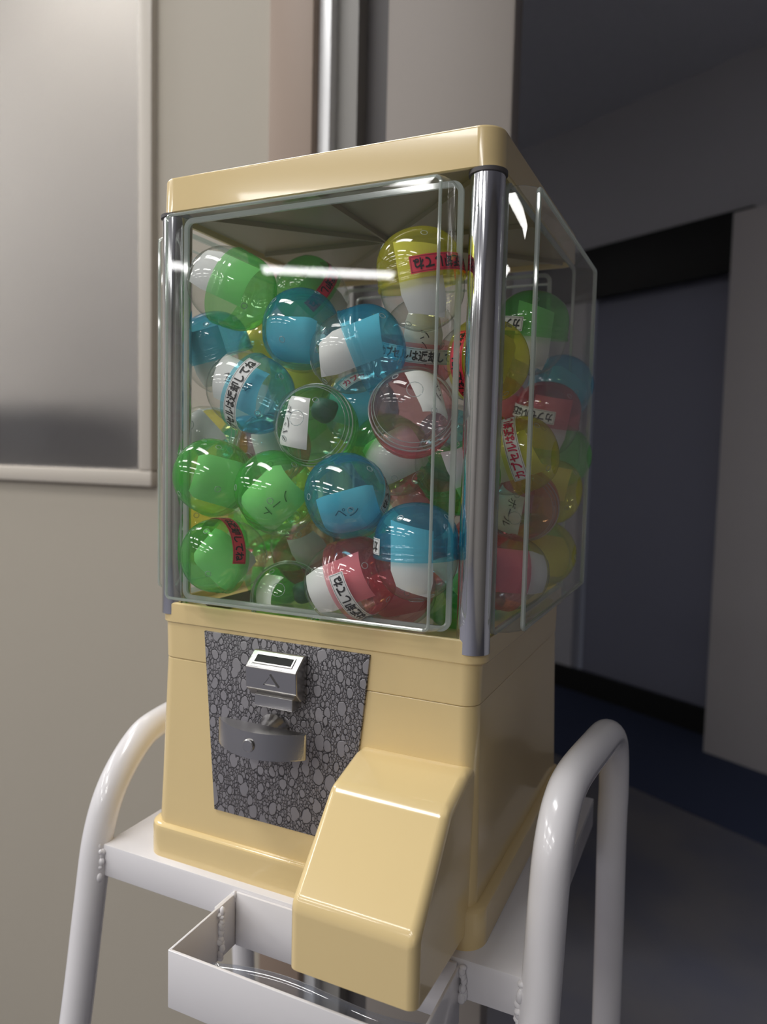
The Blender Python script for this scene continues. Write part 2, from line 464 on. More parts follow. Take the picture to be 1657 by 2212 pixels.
# ------------------------------------------------------------------ the stand
stand = empty('machine_stand', (0, 0, 0))
tag(stand, 'white enamelled tube stand with flat plate and capsule tray under the vending machine', 'stand')
RT = 0.0125
def leg_frame(front, back):
    return tube(catmull(front + back, 10), RT, 22)
obj('leg_frame', leg_frame(
    [(-0.055, -0.142, FLOOR), (-0.055, -0.100, -0.52), (-0.055, -0.0560, -0.25), (-0.055, -0.0335, -0.14), (-0.055, -0.0185, -0.050), (-0.055, -0.0085, 0.004), (-0.055, 0.0085, 0.041), (-0.056, 0.038, 0.0675), (-0.057, 0.066, 0.0755)],
    [(-0.062, 0.130, 0.0755), (-0.065, 0.165, 0.066), (-0.066, 0.190, 0.035), (-0.067, 0.198, -0.02), (-0.068, 0.215, -0.20), (-0.070, 0.262, FLOOR)]), M['white'], stand)
obj('leg_frame', leg_frame(
    [(0.318, -0.150, FLOOR), (0.318, -0.104, -0.52), (0.318, -0.0560, -0.25), (0.318, -0.0240, -0.070), (0.318, -0.0095, 0.005), (0.3185, -0.0035, 0.050), (0.319, 0.004, 0.0800), (0.320, 0.0220, 0.1010), (0.322, 0.050, 0.109)],
    [(0.327, 0.110, 0.1085), (0.330, 0.155, 0.1035), (0.3315, 0.182, 0.084), (0.332, 0.194, 0.046), (0.332, 0.196, 0.0), (0.333, 0.214, -0.195), (0.335, 0.262, FLOOR)]), M['white'], stand)
# plate and its aprons
PX0, PX1, PY0, PY1 = -0.0445, 0.3065, -0.0145, 0.262
obj('plate', bx(PX0, PX1, PY0 + 0.0002, PY1, -0.0025, 0.0, bev=0.0008), M['white'], stand)
obj('front_apron', bx(PX0, PX1, PY0, PY0 + 0.0022, -0.0265, -0.0005, bev=0.0008), M['white'], stand)
obj('rear_apron', bx(PX0, PX1, PY1 - 0.0022, PY1, -0.0265, -0.0026, bev=0.0006), M['white'], stand)
obj('side_rail', bx(PX0, PX0 + 0.0022, PY0 + 0.0025, PY1 - 0.0025, -0.0265, -0.0026, bev=0.0006), M['white'], stand)
obj('side_rail', bx(PX1 - 0.0022, PX1 + 0.0002, PY0 + 0.0025, PY1 - 0.0025, -0.0265, -0.0026, bev=0.0006), M['white'], stand)
# tray hoop of flat bar
TX0, TX1, TY0, TY1, TZ0, TZ1 = 0.0885, 0.2665, -0.0885, -0.0148, -0.0435, -0.0035
obj('tray_bar', bx(TX0, TX0 + 0.002, TY0, TY1, TZ0, TZ1, bev=0.0006), M['white'], stand)
obj('tray_bar', bx(TX1 - 0.002, TX1, TY0, TY1, TZ0, TZ1, bev=0.0006), M['white'], stand)
obj('tray_bar', bx(TX0 + 0.0005, TX1 - 0.0005, TY0 - 0.0003, TY0 + 0.0020, TZ0, TZ1, bev=0.0006), M['white'], stand)
obj('tray_bar', bx(TX0 + 0.0022, TX1 - 0.0022, TY1 - 0.0024, TY1, TZ0, TZ1 + 0.0012, bev=0.0006), M['white'], stand)
obj('tray_tab', bx(TX0 - 0.0022, TX0 - 0.0002, -0.0150 - 0.022, -0.0150, -0.040, -0.004, bev=0.0005), M['white'], stand)
obj('weld_bead', beads((TX0 + 0.0035, -0.036, -0.005), (TX0 + 0.0035, -0.036, -0.042), 9, 0.0021, 1), M['white'], stand)
obj('weld_bead', beads((TX0 + 0.0005, -0.0165, -0.002), (TX0 + 0.0005, -0.0165, -0.012), 3, 0.0018, 2), M['white'], stand)
obj('weld_bead', beads((TX1 + 0.0020, -0.0165, -0.003), (TX1 + 0.0020, -0.0165, -0.026), 6, 0.0022, 3), M['white'], stand)
obj('weld_bead', beads((PX0 - 0.0005, PY0 - 0.001, -0.001), (PX0 - 0.0005, PY0 - 0.003, -0.0265), 6, 0.0026, 4), M['white'], stand)
obj('weld_bead', beads((PX1 + 0.0, PY0 - 0.002, -0.002), (PX1 + 0.0, PY0 - 0.003, -0.028), 6, 0.0027, 5), M['white'], stand)
for y, z in ((-0.085, -0.42), (0.235, -0.42)):
    obj('cross_bar', tube([(-0.056, y, z), (0.320, y, z)], 0.009, 14), M['white'], stand)
for x, y in ((-0.055, -0.142), (0.318, -0.150), (-0.070, 0.262), (0.335, 0.262)):
    f = obj('foot', lathe([(0, 0), (0.016, 0), (0.0165, 0.004), (0.0150, 0.024), (0.0135, 0.026), (0, 0.026)], 20), M['blk'], stand)
    f.location = (x, y, FLOOR)

# ------------------------------------------------------------------ the vending machine
vm = empty('capsule_vending_machine', (0.135, 0.131, 0))
tag(vm, 'cream capsule vending machine with clear window box of coloured capsules and chrome posts', 'vending machine')
VO = Vector((0.135, 0.131, 0))
def vpart(name, me, mat, parent=vm, loc=None):
    o = obj(name, me, mat, parent)
    if name in ('base_flange', 'lower_body', 'upper_body', 'collar', 'lid', 'chute', 'coin_mechanism', 'coin_return', 'grip'):
        wn = o.modifiers.new('normals', 'WEIGHTED_NORMAL'); wn.keep_sharp = True; wn.weight = 90
    if parent is vm:
        o.location = -VO if loc is None else Vector(loc) - VO
    elif loc is not None:
        o.location = loc
    return o
W, D = 0.27, 0.262
# foot flange
e = 0.0062
vpart('base_flange', loft([(0.0, -e, W + e, -e - .001, D + e, .016), (0.0215, -e, W + e, -e - .001, D + e, .016),
    (0.0245, -e + .0006, W + e - .0006, -e - .0004, D + e - .0006, .0155), (0.0262, -e + .0024, W + e - .0024, -e + .0014, D + e - .0024, .014),
    (0.0268, -.0005, W + .0005, -.0016, D, .0125)], 10, True, True), M['cream'])
vpart('lower_body', loft([(0.0262, .0006, W - .0006, -.0030, D - .0006, .0115), (0.060, .0016, W - .0016, -.0018, D - .0016, .0115), (0.110, .0030, W - .0030, -.0004, D - .003, .0115),
    (0.1598, .0042, W - .0042, .0012, D - .0042, .0115), (0.1607, .0047, W - .0047, .0017, D - .0047, .011)], 10), M['cream'])
vpart('upper_body', loft([(0.1610, .0046, W - .0046, .0017, D - .0046, .011), (0.1618, .0040, W - .0040, .0011, D - .0040, .0115),
    (0.1895, .0034, W - .0034, .0010, D - .0034, .0115)], 10), M['cream'])
vpart('seam_core', loft([(0.158, .0062, W - .0062, .0032, D - .0062, .010), (0.164, .0062, W - .0062, .0032, D - .0062, .010)], 6), M['wheel'])
# collar: a rim open in the middle, the hopper below
def collar():
    bm = bmesh.new()
    lv = [(0.1886, .0032, .0115), (0.1892, .0008, .0135), (0.1902, 0.0, .0145), (0.2040, 0.0, .0145), (0.2052, .0006, .014), (0.2056, .0018, .013),
          (0.2050, .0032, .012), (0.1990, .0036, .0118)]
    rings = []
    for z, i, r in lv:
        rings.append([bm.verts.new((x, y, z)) for x, y in rrect(i, W - i, i, D - i, r, 10)])
    for a, b in zip(rings, rings[1:]):
        for k in range(len(a)):
            bm.faces.new((a[k], a[(k + 1) % len(a)], b[(k + 1) % len(a)], b[k]))
    return bm
vpart('collar', collar(), M['cream'])
# deck inside the collar with the sunken hopper
def deck():
    bm = bmesh.new()
    spec = [(0.2000, .0185, .0285), (0.1720, .030, .060), (0.1690, .075, .055)]
    rings = []
    for z, i, r in spec:
        rings.append([bm.verts.new((x, y, z)) for x, y in rrect(i, W - i, i, D - i, r, 10)])
    for a, b in zip(rings, rings[1:]):
        for k in range(len(a)):
            bm.faces.new((a[k], a[(k + 1) % len(a)], b[(k + 1) % len(a)], b[k]))
    bm.faces.new(rings[-1])
    return bm
vpart('hopper', deck(), M['hopper'])
def deck_rim():
    bm = bmesh.new()
    spec = [(0.1990, .0034, .0118), (0.2002, .006, .012), (0.2002, .0185, .0285), (0.1975, .0186, .0284)]
    rings = [[bm.verts.new((x, y, z)) for x, y in rrect(i, W - i, i, D - i, r, 10)] for z, i, r in spec]
    for a, b in zip(rings, rings[1:]):
        for k in range(len(a)):
            bm.faces.new((a[k], a[(k + 1) % len(a)], b[(k + 1) % len(a)], b[k]))
    return bm
vpart('deck', deck_rim(), M['cream'])
vpart('dispensing_wheel', lathe([(0.054, 0), (0.054, 0.006), (0.050, 0.008), (0.012, 0.008), (0.010, 0.014), (0, 0.014)], 40), M['wheel'], loc=(W / 2, D / 2, 0.1692))
# lid: a shallow inverted tray with ribs underneath
def lid():
    bm = bmesh.new()
    lv = [(0.5100, .0030, .0125), (0.5052, .0030, .0125), (0.5050, .0008, .0145), (0.5056, 0.0, .015), (0.5290, .0004, .015), (0.5306, .0012, .0145), (0.5313, .0032, .013)]
    rings = [[bm.verts.new((x, y, z)) for x, y in rrect(i, W - i, i, D - i, r, 10)] for z, i, r in lv]
    for a, b in zip(rings, rings[1:]):
        for k in range(len(a)):
            bm.faces.new((a[k], a[(k + 1) % len(a)], b[(k + 1) % len(a)], b[k]))
    bm.faces.new(rings[-1])
    bm.faces.new(list(reversed(rings[0])))
    return bm
ld_ = vpart('lid', lid(), M['cream'])
for a, b in (((0.012, 0.012), (0.258, 0.250)), ((0.258, 0.012), (0.012, 0.250)), ((0.135, 0.010), (0.135, 0.252)), ((0.010, 0.131), (0.260, 0.131))):
    vec = Vector((b[0] - a[0], b[1] - a[1], 0)); L = vec.length
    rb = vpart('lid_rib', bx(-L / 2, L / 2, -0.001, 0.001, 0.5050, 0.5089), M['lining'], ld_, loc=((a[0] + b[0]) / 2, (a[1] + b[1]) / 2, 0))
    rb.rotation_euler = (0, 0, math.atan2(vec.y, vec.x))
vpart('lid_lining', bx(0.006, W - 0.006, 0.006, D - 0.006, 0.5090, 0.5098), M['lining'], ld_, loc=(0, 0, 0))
# chrome front posts
for x in (0.0105, W - 0.0105):
    vpart('chrome_post', lathe([(0, .196), (0.0112, .196), (0.0112, .5048), (0, .5048)], 36), M['chrome'], loc=(x, 0.0105, 0))
    vpart('post_collar', lathe([(0.0112, 0), (0.0124, 0), (0.0124, 0.0025), (0.0112, 0.0025)], 36), M['darkp'], loc=(x, 0.0105, 0.5022))

def window_panel(name, origin, ux, wid, z0, z1, prot, draft=0.003, back=0.022, bead=0.0011):
    """clear tray of acrylic. origin: corner on the outer face plane, ux: direction along the face, outward = ux x up ... """
    ux = Vector(ux).normalized(); up = Vector((0, 0, 1)); outw = ux.cross(up)
    # face-on rounded rectangles stacked along the outward direction
    T = 0.0024; rc = 0.0045; be = 0.0042
    bm = bmesh.new()
    def ring(inset, depth, r):
        return [bm.verts.new(Vector(origin) + ux * a + up * (b) - outw * depth) for a, b in rrect(inset, wid - inset, z0 + inset, z1 - inset, r, 6)]
    spec = [(-draft, back, rc + draft), (-draft * 0.5, back * 0.5, rc), (0, be, rc), (be * 0.29, be * 0.29, rc * 0.8), (be, 0, rc * 0.6)]
    outer = [ring(*s) for s in spec]
    seqs = [outer]
    for s in seqs:
        for a, b in zip(s, s[1:]):
            for k in range(len(a)):
                bm.faces.new((a[k], a[(k + 1) % len(a)], b[(k + 1) % len(a)], b[k]))
        bm.faces.new(s[-1])
    root = vpart(name, bm, M['acrylic'])
    # the lip edge, seen edge-on as a bright line
    bm = bmesh.new()
    def ring2(inset, depth, r):
        return [bm.verts.new(Vector(origin) + ux * a + up * (b) - outw * depth) for a, b in rrect(inset, wid - inset, z0 + inset, z1 - inset, r, 6)]
    a1, a2 = ring2(-draft - 0.0012, back - 0.0008, rc + draft), ring2(-draft - 0.0012, back + 0.0014, rc + draft)
    b2, b1 = ring2(-draft + T, back + 0.0014, rc), ring2(-draft + T, back - 0.0008, rc)
    for s in ((a1, a2), (a2, b2), (b2, b1), (b1, a1)):
        for k in range(len(a1)):
            bm.faces.new((s[0][k], s[0][(k + 1) % len(a1)], s[1][(k + 1) % len(a1)], s[1][k]))
    obj('panel_lip', bm, M['acrylic_edge'], root)
    # polished corner bead along the outer edge of the face
    pts = [Vector(origin) + ux * a + up * b - outw * 0.0016 for a, b in rrect(0.0016, wid - 0.0016, z0 + 0.0016, z1 - 0.0016, rc * 0.8, 6)]
    pts.append(pts[0])
    obj('panel_edge', tube(pts, bead, 8), M['acrylic_edge'], root)
    return root
window_panel('front_window', (0.0280, -0.0250, 0), (1, 0, 0), 0.2140, 0.2130, 0.4955, 0.025, back=0.028)
window_panel('side_window', (0.2908, 0.0220, 0), (0, 1, 0), 0.2240, 0.2100, 0.4975, 0.02, back=0.021, bead=0.0017)
window_panel('side_window', (-0.0208, 0.2460, 0), (0, -1, 0), 0.2240, 0.2100, 0.4975, 0.02, back=0.021)
window_panel('rear_window', (0.2420, 0.2820, 0), (-1, 0, 0), 0.2140, 0.2100, 0.4975, 0.02, back=0.021)

# face plate, coin mechanism, turning handle
def plate():
    bm = bmesh.new()
    pts = [(0.0470, 0.1868), (0.1892, 0.1868), (0.1762, 0.0488), (0.0600, 0.0488)]
    a = [bm.verts.new((x, -0.0006 - (0.187 - z) * 0.022, z)) for x, z in pts]
    b = [bm.verts.new((x, 0.004 - (0.187 - z) * 0.022, z)) for x, z in pts]
    fa = bm.faces.new(a); bm.faces.new(list(reversed(b)))
    for i in range(4): bm.faces.new((a[i], b[i], b[(i + 1) % 4], a[(i + 1) % 4]))
    bmesh.ops.bevel(bm, geom=list(bm.edges), offset=0.0005, segments=2, affect='EDGES', profile=0.5)
    return bm
fp = vpart('face_plate', plate(), M['pebble'])
cm = vpart('coin_mechanism', prism_x([(-0.001, 0.1475), (-0.0085, 0.1475), (-0.0155, 0.1547), (-0.0165, 0.1705), (-0.0050, 0.1802), (-0.001, 0.1802)], 0.0965, 0.1398, 0.0011, 3), M['cast'])
# coin slot on the slanted top
sl = bx(-0.0155, 0.0155, -0.0032, 0.0032, -0.006, 0.0004)
so = vpart('coin_slot', sl, M['black'], cm)
so.location = (0.1180, -0.01075, 0.17535)
so.rotation_euler = (math.atan2(0.0097, 0.0115), 0, 0)
fr = bmesh.new()
for a in ((-0.0166, 0.0166, -0.0043, -0.0032, 0, 0.0008), (-0.0166, 0.0166, 0.0032, 0.0043, 0, 0.0008), (-0.0166, -0.0155, -0.0032, 0.0032, 0, 0.0008), (0.0155, 0.0166, -0.0032, 0.0032, 0, 0.0008)):
    box(fr, *a)
fo = vpart('slot_rim', fr, M['cast'], cm); fo.location = so.location; fo.rotation_euler = so.rotation_euler
def tri_mark():
    bm = bmesh.new()
    o3 = [(-0.0072, 0), (0.0072, 0), (0, 0.0088)]
    i3 = [(-0.0054, 0.0009), (0.0054, 0.0009), (0, 0.0073)]
    A = [bm.verts.new((x, 0.0006, z)) for x, z in o3]; B = [bm.verts.new((x, -0.0010, z)) for x, z in o3]
    C = [bm.verts.new((x, -0.0010, z)) for x, z in i3]; E2 = [bm.verts.new((x, -0.0001, z)) for x, z in i3]
    for i in range(3):
        j = (i + 1) % 3
        bm.faces.new((A[i], A[j], B[j], B[i])); bm.faces.new((B[i], B[j], C[j], C[i])); bm.faces.new((C[i], C[j], E2[j], E2[i]))
    bm.faces.new(E2)
    return bm
am = vpart('arrow_mark', tri_mark(), M['cast'], cm); am.location = (0.1180, -0.0159, 0.1581); am.rotation_euler = (R(3.6), 0, 0)
vpart('coin_return', bx(0.1030, 0.1352, -0.0135, -0.0005, 0.1410, 0.1500, bev=0.0007), M['cast'])
# turning handle: shaft and a bow-shaped grip
sh = lathe([(0, 0), (0.0128, 0), (0.0128, 0.003), (0.0105, 0.006), (0.0095, 0.010), (0.0080, 0.012), (0.0070, 0.024), (0, 0.024)], 32)
bmesh.ops.rotate(sh, verts=sh.verts, cent=(0, 0, 0), matrix=Matrix.Rotation(PI / 2, 3, 'X'))
hd = vpart('turning_handle', sh, M['cast'], loc=(0.1140, -0.0022, 0.1210))
def grip():
    bm = bmesh.new()
    front = [(-0.0370 + 0.074 * i / 16, -0.0190 - 0.0145 * (1 - ((i - 8) / 8) ** 2)) for i in range(17)]
    back = [(0.0370, -0.0165), (-0.0370, -0.0165)]
    ol = front + back
    lo = [bm.verts.new((x, y, -0.0095)) for x, y in ol]; hi = [bm.verts.new((x, y, 0.0095)) for x, y in ol]
    bm.faces.new(lo); bm.faces.new(list(reversed(hi)))
    for i in range(len(ol)):
        j = (i + 1) % len(ol)
        bm.faces.new((lo[i], hi[i], hi[j], lo[j]))
    es = [e for e in bm.edges if (e.verts[0].co.z == e.verts[1].co.z) or abs(abs(e.verts[0].co.x) - 0.0370) < 1e-5]
    bmesh.ops.bevel(bm, geom=es, offset=0.0010, segments=2, affect='EDGES', profile=0.5)
    return bm
gp = vpart('grip', grip(), M['cast'], hd)
rv = lathe([(0, 0.0018), (0.0040, 0.0017), (0.0046, 0.0012), (0.0048, 0), (0.0048, -0.002), (0, -0.002)], 24)
bmesh.ops.rotate(rv, verts=rv.verts, cent=(0, 0, 0), matrix=Matrix.Rotation(PI / 2, 3, 'X'))
ro = vpart('rivet', rv, M['cast'], hd); ro.location = (0.0, -0.0335, 0.0)
# chute
def chute():
    X0, X1 = 0.1825, 0.2655
    prof = [(0.004, 0.1215), (-0.008, 0.1208), (-0.0430, 0.1110), (-0.0915, 0.0575), (-0.0915, 0.0165), (-0.060, 0.0140), (0.004, 0.0100)]
    bm = prism_x(prof, X0, X1)
    def keep(e):
        a, b = e.verts[0].co, e.verts[1].co
        if a.y > 0.0035 and b.y > 0.0035: return False
        if min(a.y, b.y) > -0.05 and max(a.z, b.z) < 0.02: return False
        if max(a.z, b.z) < 0.0166: return False
        return True
    es = [e for e in bm.edges if keep(e)]
    bmesh.ops.bevel(bm, geom=es, offset=0.0062, segments=5, affect='EDGES', profile=0.5, clamp_overlap=True)
    return bm
vpart('chute', finish(chute(), 50), M['cream'])
# small sticker low on the right side, at the back
vpart('side_sticker', bx(0.2676, 0.2682, 0.196, 0.236, 0.030, 0.064), M['info'])

# a bent clear sheet lying in the tray
def sheet():
    bm = bmesh.new()
    rows_ = []
    for i in range(25):
        t = i / 24
        x = 0.118 + 0.144 * t
        y = -0.084 + 0.022 * (t ** 3) + 0.004 * math.sin(t * 5)
        rows_.append([bm.verts.new((x, y + 0.004 * (k / 3), -0.0425 + 0.034 * k / 3 + 0.005 * math.sin(t * 4))) for k in range(4)])
    for a, b in zip(rows_, rows_[1:]):
        for k in range(3): bm.faces.new((a[k], b[k], b[k + 1], a[k + 1]))
    return bm
fs = obj('plastic_sheet', sheet(), M['film'])
sm = fs.modifiers.new('thickness', 'SOLIDIFY'); sm.thickness = 0.0006
tag(fs, 'bent clear plastic sheet lining the white capsule tray', 'plastic sheet')

# ------------------------------------------------------------------ the capsules
RC = 0.0290
def cap_r(z):
    if z <= 0.0085: return RC - 0.0004 * (z / 0.0085)
    t = (z - 0.0085) / (0.0358 - 0.0085)
    return (RC - 0.0004) * max(0.0, 1 - t ** 2.35) ** (1 / 2.15)
def bowl_r(z):
    t = min(1.0, max(0.0, -z / 0.0310))
    return (RC - 0.0007) * max(0.0, 1 - t ** 2.15) ** (1 / 2.05)
prof = [(RC + 0.0004, -0.0012), (RC + 0.0007, -0.0004), (RC + 0.0004, 0.0006), (cap_r(0.001), 0.0012), (cap_r(.0028), 0.0028), (RC + 0.0002, 0.0033), (cap_r(.0038), 0.0039),
        (cap_r(.0075), 0.0075), (RC + 0.0000, 0.0081), (cap_r(.0087), 0.0088)]
for i in range(1, 15):
    z = 0.0088 + (0.0358 - 0.0088) * math.sin(i / 14 * PI / 2)
    prof.append((cap_r(z), z))
prof[-1] = (0.0, 0.0358)
ME_CAP = finish(lathe(prof, 36), 60)
prof = [(RC - 0.0009, 0.0062), (RC - 0.0009, 0.0)]
for i in range(1, 15):
    z = -0.0310 * math.sin(i / 14 * PI / 2)
    prof.append((bowl_r(z), z))
prof[-1] = (0.0, -0.0310)
ME_BOWL = finish(lathe(prof, 36), 60)
def ring_mesh(r, t, n=14):
    bm = bmesh.new()
    m = 6
    vs = [[bm.verts.new(((r + t * math.cos(2 * PI * j / m)) * math.cos(2 * PI * i / n), (r + t * math.cos(2 * PI * j / m)) * math.sin(2 * PI * i / n), t * 0.7 * math.sin(2 * PI * j / m))) for j in range(m)] for i in range(n)]
    for i in range(n):
        for j in range(m):
            bm.faces.new((vs[i][j], vs[(i + 1) % n][j], vs[(i + 1) % n][(j + 1) % m], vs[i][(j + 1) % m]))
    return finish(bm, 80)
ME_RING = ring_mesh(0.0021, 0.00035); ME_RING.materials.append(M['ring'])
ME_RIM = [ring_mesh(RC + 0.0006, 0.0006, 40), ring_mesh(RC - 0.0012, 0.0004, 40), ring_mesh(RC - 0.0028, 0.0003, 40)]
for m_ in ME_RIM: m_.materials.append(M['ring'])
ME_BOSS = ring_mesh(0.0052, 0.0003); ME_BOSS.materials.append(M['ring'])
def paper_mesh(rad, arc, z0, z1, lean):
    bm = bmesh.new()
    n = 14
    rows_ = []
    for k in range(5):
        z = z0 + (z1 - z0) * k / 4
        rr = min(rad, (cap_r(max(z, 0)) if z > 0 else bowl_r(z)) - 0.0012)
        rows_.append([bm.verts.new((rr * math.cos(-arc / 2 + arc * i / n) * (1 - 0.05 * abs(i - n / 2) / n), rr * math.sin(-arc / 2 + arc * i / n), z + lean * (i / n - .5))) for i in range(n + 1)])
    for a, b in zip(rows_, rows_[1:]):
        for i in range(n):
            bm.faces.new((a[i], a[i + 1], b[i + 1], b[i]))
    return finish(bm, 80)
PAPERS = [paper_mesh(0.0235, 1.5, -0.021, 0.024, 0.0), paper_mesh(0.0205, 1.9, -0.019, 0.021, 0.008), paper_mesh(0.0240, 1.25, -0.0225, 0.022, -0.007)]
PRAD = [0.0235, 0.0205, 0.0240]
def flat_slip(a0, a1, zz, rad0, skew):
    bm = bmesh.new(); n = 18; rows_ = []
    for k in range(11):
        z = -zz + 2 * zz * k / 10
        rad = min(rad0, math.sqrt(max(0.0268 ** 2 - z * z, 0)))
        h0, h1 = a0 - skew * (k / 10), a1 - skew * 0.6 * (k / 10)
        rows_.append([bm.verts.new((rad * math.cos(h0 + (h1 - h0) * i / n), rad * math.sin(h0 + (h1 - h0) * i / n), z + 0.003 * (i / n - .5))) for i in range(n + 1)])
    for a, b in zip(rows_, rows_[1:]):
        for i in range(n): bm.faces.new((a[i], a[i + 1], b[i + 1], b[i]))
    return finish(bm, 80)
PAPERS.append(flat_slip(-1.0, 0.75, 0.0200, 0.0225, 0.3)); PRAD.append(0.0225)
PAPERS.append(flat_slip(-0.7, 0.55, 0.0175, 0.0215, 0.3)); PRAD.append(0.0215)
for m_ in PAPERS: m_.materials.append(M['paper'])
def lump(seed):
    rnd = random.Random(seed); bm = bmesh.new()
    bmesh.ops.create_icosphere(bm, subdivisions=3, radius=0.0095)
    ph = [rnd.uniform(0, 6) for _ in range(4)]
    for v in bm.verts:
        v.co *= 1 + 0.16 * math.sin(260 * v.co.x + ph[0]) * math.sin(230 * v.co.z + ph[1]) + 0.08 * math.sin(520 * v.co.y + ph[2])
        v.co.z *= 1.15
    return finish(bm, 80)
ME_LUMP = lump(3)

def text_mesh(body, size, bold=0.0):
    cu = bpy.data.curves.new('t', 'FONT')
    cu.body = body; cu.size = size; cu.align_x = 'CENTER'; cu.align_y = 'CENTER'; cu.offset = bold; cu.resolution_u = 3
    o = bpy.data.objects.new('t', cu); COL.objects.link(o)
    bpy.context.view_layer.update()
    me = o.to_mesh()
    vs = [v.co.copy() for v in me.vertices]; fs_ = [tuple(p_.vertices) for p_ in me.polygons]
    o.to_mesh_clear()
    bpy.data.objects.remove(o); bpy.data.curves.remove(cu)
    xs = [v.x for v in vs]; ys = [v.y for v in vs]
    cx, cy = (min(xs) + max(xs)) / 2, (min(ys) + max(ys)) / 2
    return [(v.x - cx, v.y - cy) for v in vs], fs_, max(xs) - min(xs), max(ys) - min(ys)

ZL0, ZL1 = 0.0020, 0.0128            # the sticker's band on the cap
ZC = (ZL0 + ZL1) / 2
LEN = 0.0710
def on_cap(s, t, off):
    """s: mm along the band (text direction), t: up in the text = towards the clear bowl"""
    z = ZC - t
    a = -s / RC
    r = cap_r(z) + off
    return (r * math.cos(a), r * math.sin(a), z)
def patch(s0, s1, t0, t1, off, n=26):
    bm = bmesh.new()
    g = [[bm.verts.new(on_cap(s0 + (s1 - s0) * i / n, t0 + (t1 - t0) * k / 3, off)) for k in range(4)] for i in range(n + 1)]
    for i in range(n):
        for k in range(3): bm.faces.new((g[i][k], g[i + 1][k], g[i + 1][k + 1], g[i][k + 1]))
    return bm
hh = (ZL1 - ZL0) / 2
ME_STICK = {}
for k in ('white', 'red'):
    me = finish(patch(-LEN / 2, LEN / 2, -hh, hh, 0.0005), 80); me.materials.append(M['sticker_' + k]); ME_STICK[k] = me
def border():
    bm = bmesh.new()
    i, t = 0.0007, 0.00022
    for a in ((-LEN / 2 + i, LEN / 2 - i, hh - i - t, hh - i), (-LEN / 2 + i, LEN / 2 - i, -hh + i, -hh + i + t), (-LEN / 2 + i, -LEN / 2 + i + t, -hh + i, hh - i), (LEN / 2 - i - t, LEN / 2 - i, -hh + i, hh - i)):
        n = 26 if a[1] - a[0] > 0.01 else 1
        g = [[bm.verts.new(on_cap(a[0] + (a[1] - a[0]) * q / n, a[2] + (a[3] - a[2]) * k / 3, 0.0008)) for k in range(4)] for q in range(n + 1)]
        for q in range(n):
            for k in range(3): bm.faces.new((g[q][k], g[q + 1][k], g[q + 1][k + 1], g[q][k + 1]))
    return finish(bm, 80)
ME_BORDER = border(); ME_BORDER.materials.append(M['ink_black'])
tv, tf, tw, th_ = text_mesh('カプセルは返却してね', 0.0062, 0.00020)
ksc = (LEN - 0.0045) / tw
ME_TEXT = {}
for k in ('black', 'red'):
    me = bpy.data.meshes.new('lettering')
    me.from_pydata([on_cap(x * ksc, y * 1.28, 0.0009) for x, y in tv], [], tf)
    me.materials.append(M['ink_' + k]); ME_TEXT[k] = me
def hand_mesh(word, pi):
    vs, fs_, w_, h_ = text_mesh(word, 0.0088)
    rad = PRAD[pi] + 0.0006
    out = []
    for x, y in vs:
        # written along the capsule's length
        a = (y) / rad
        out.append((rad * math.cos(a), rad * math.sin(a), -x + 0.002))
    me = bpy.data.meshes.new('handwriting'); me.from_pydata(out, [], fs_); me.materials.append(M['ink_pen'])
    return me

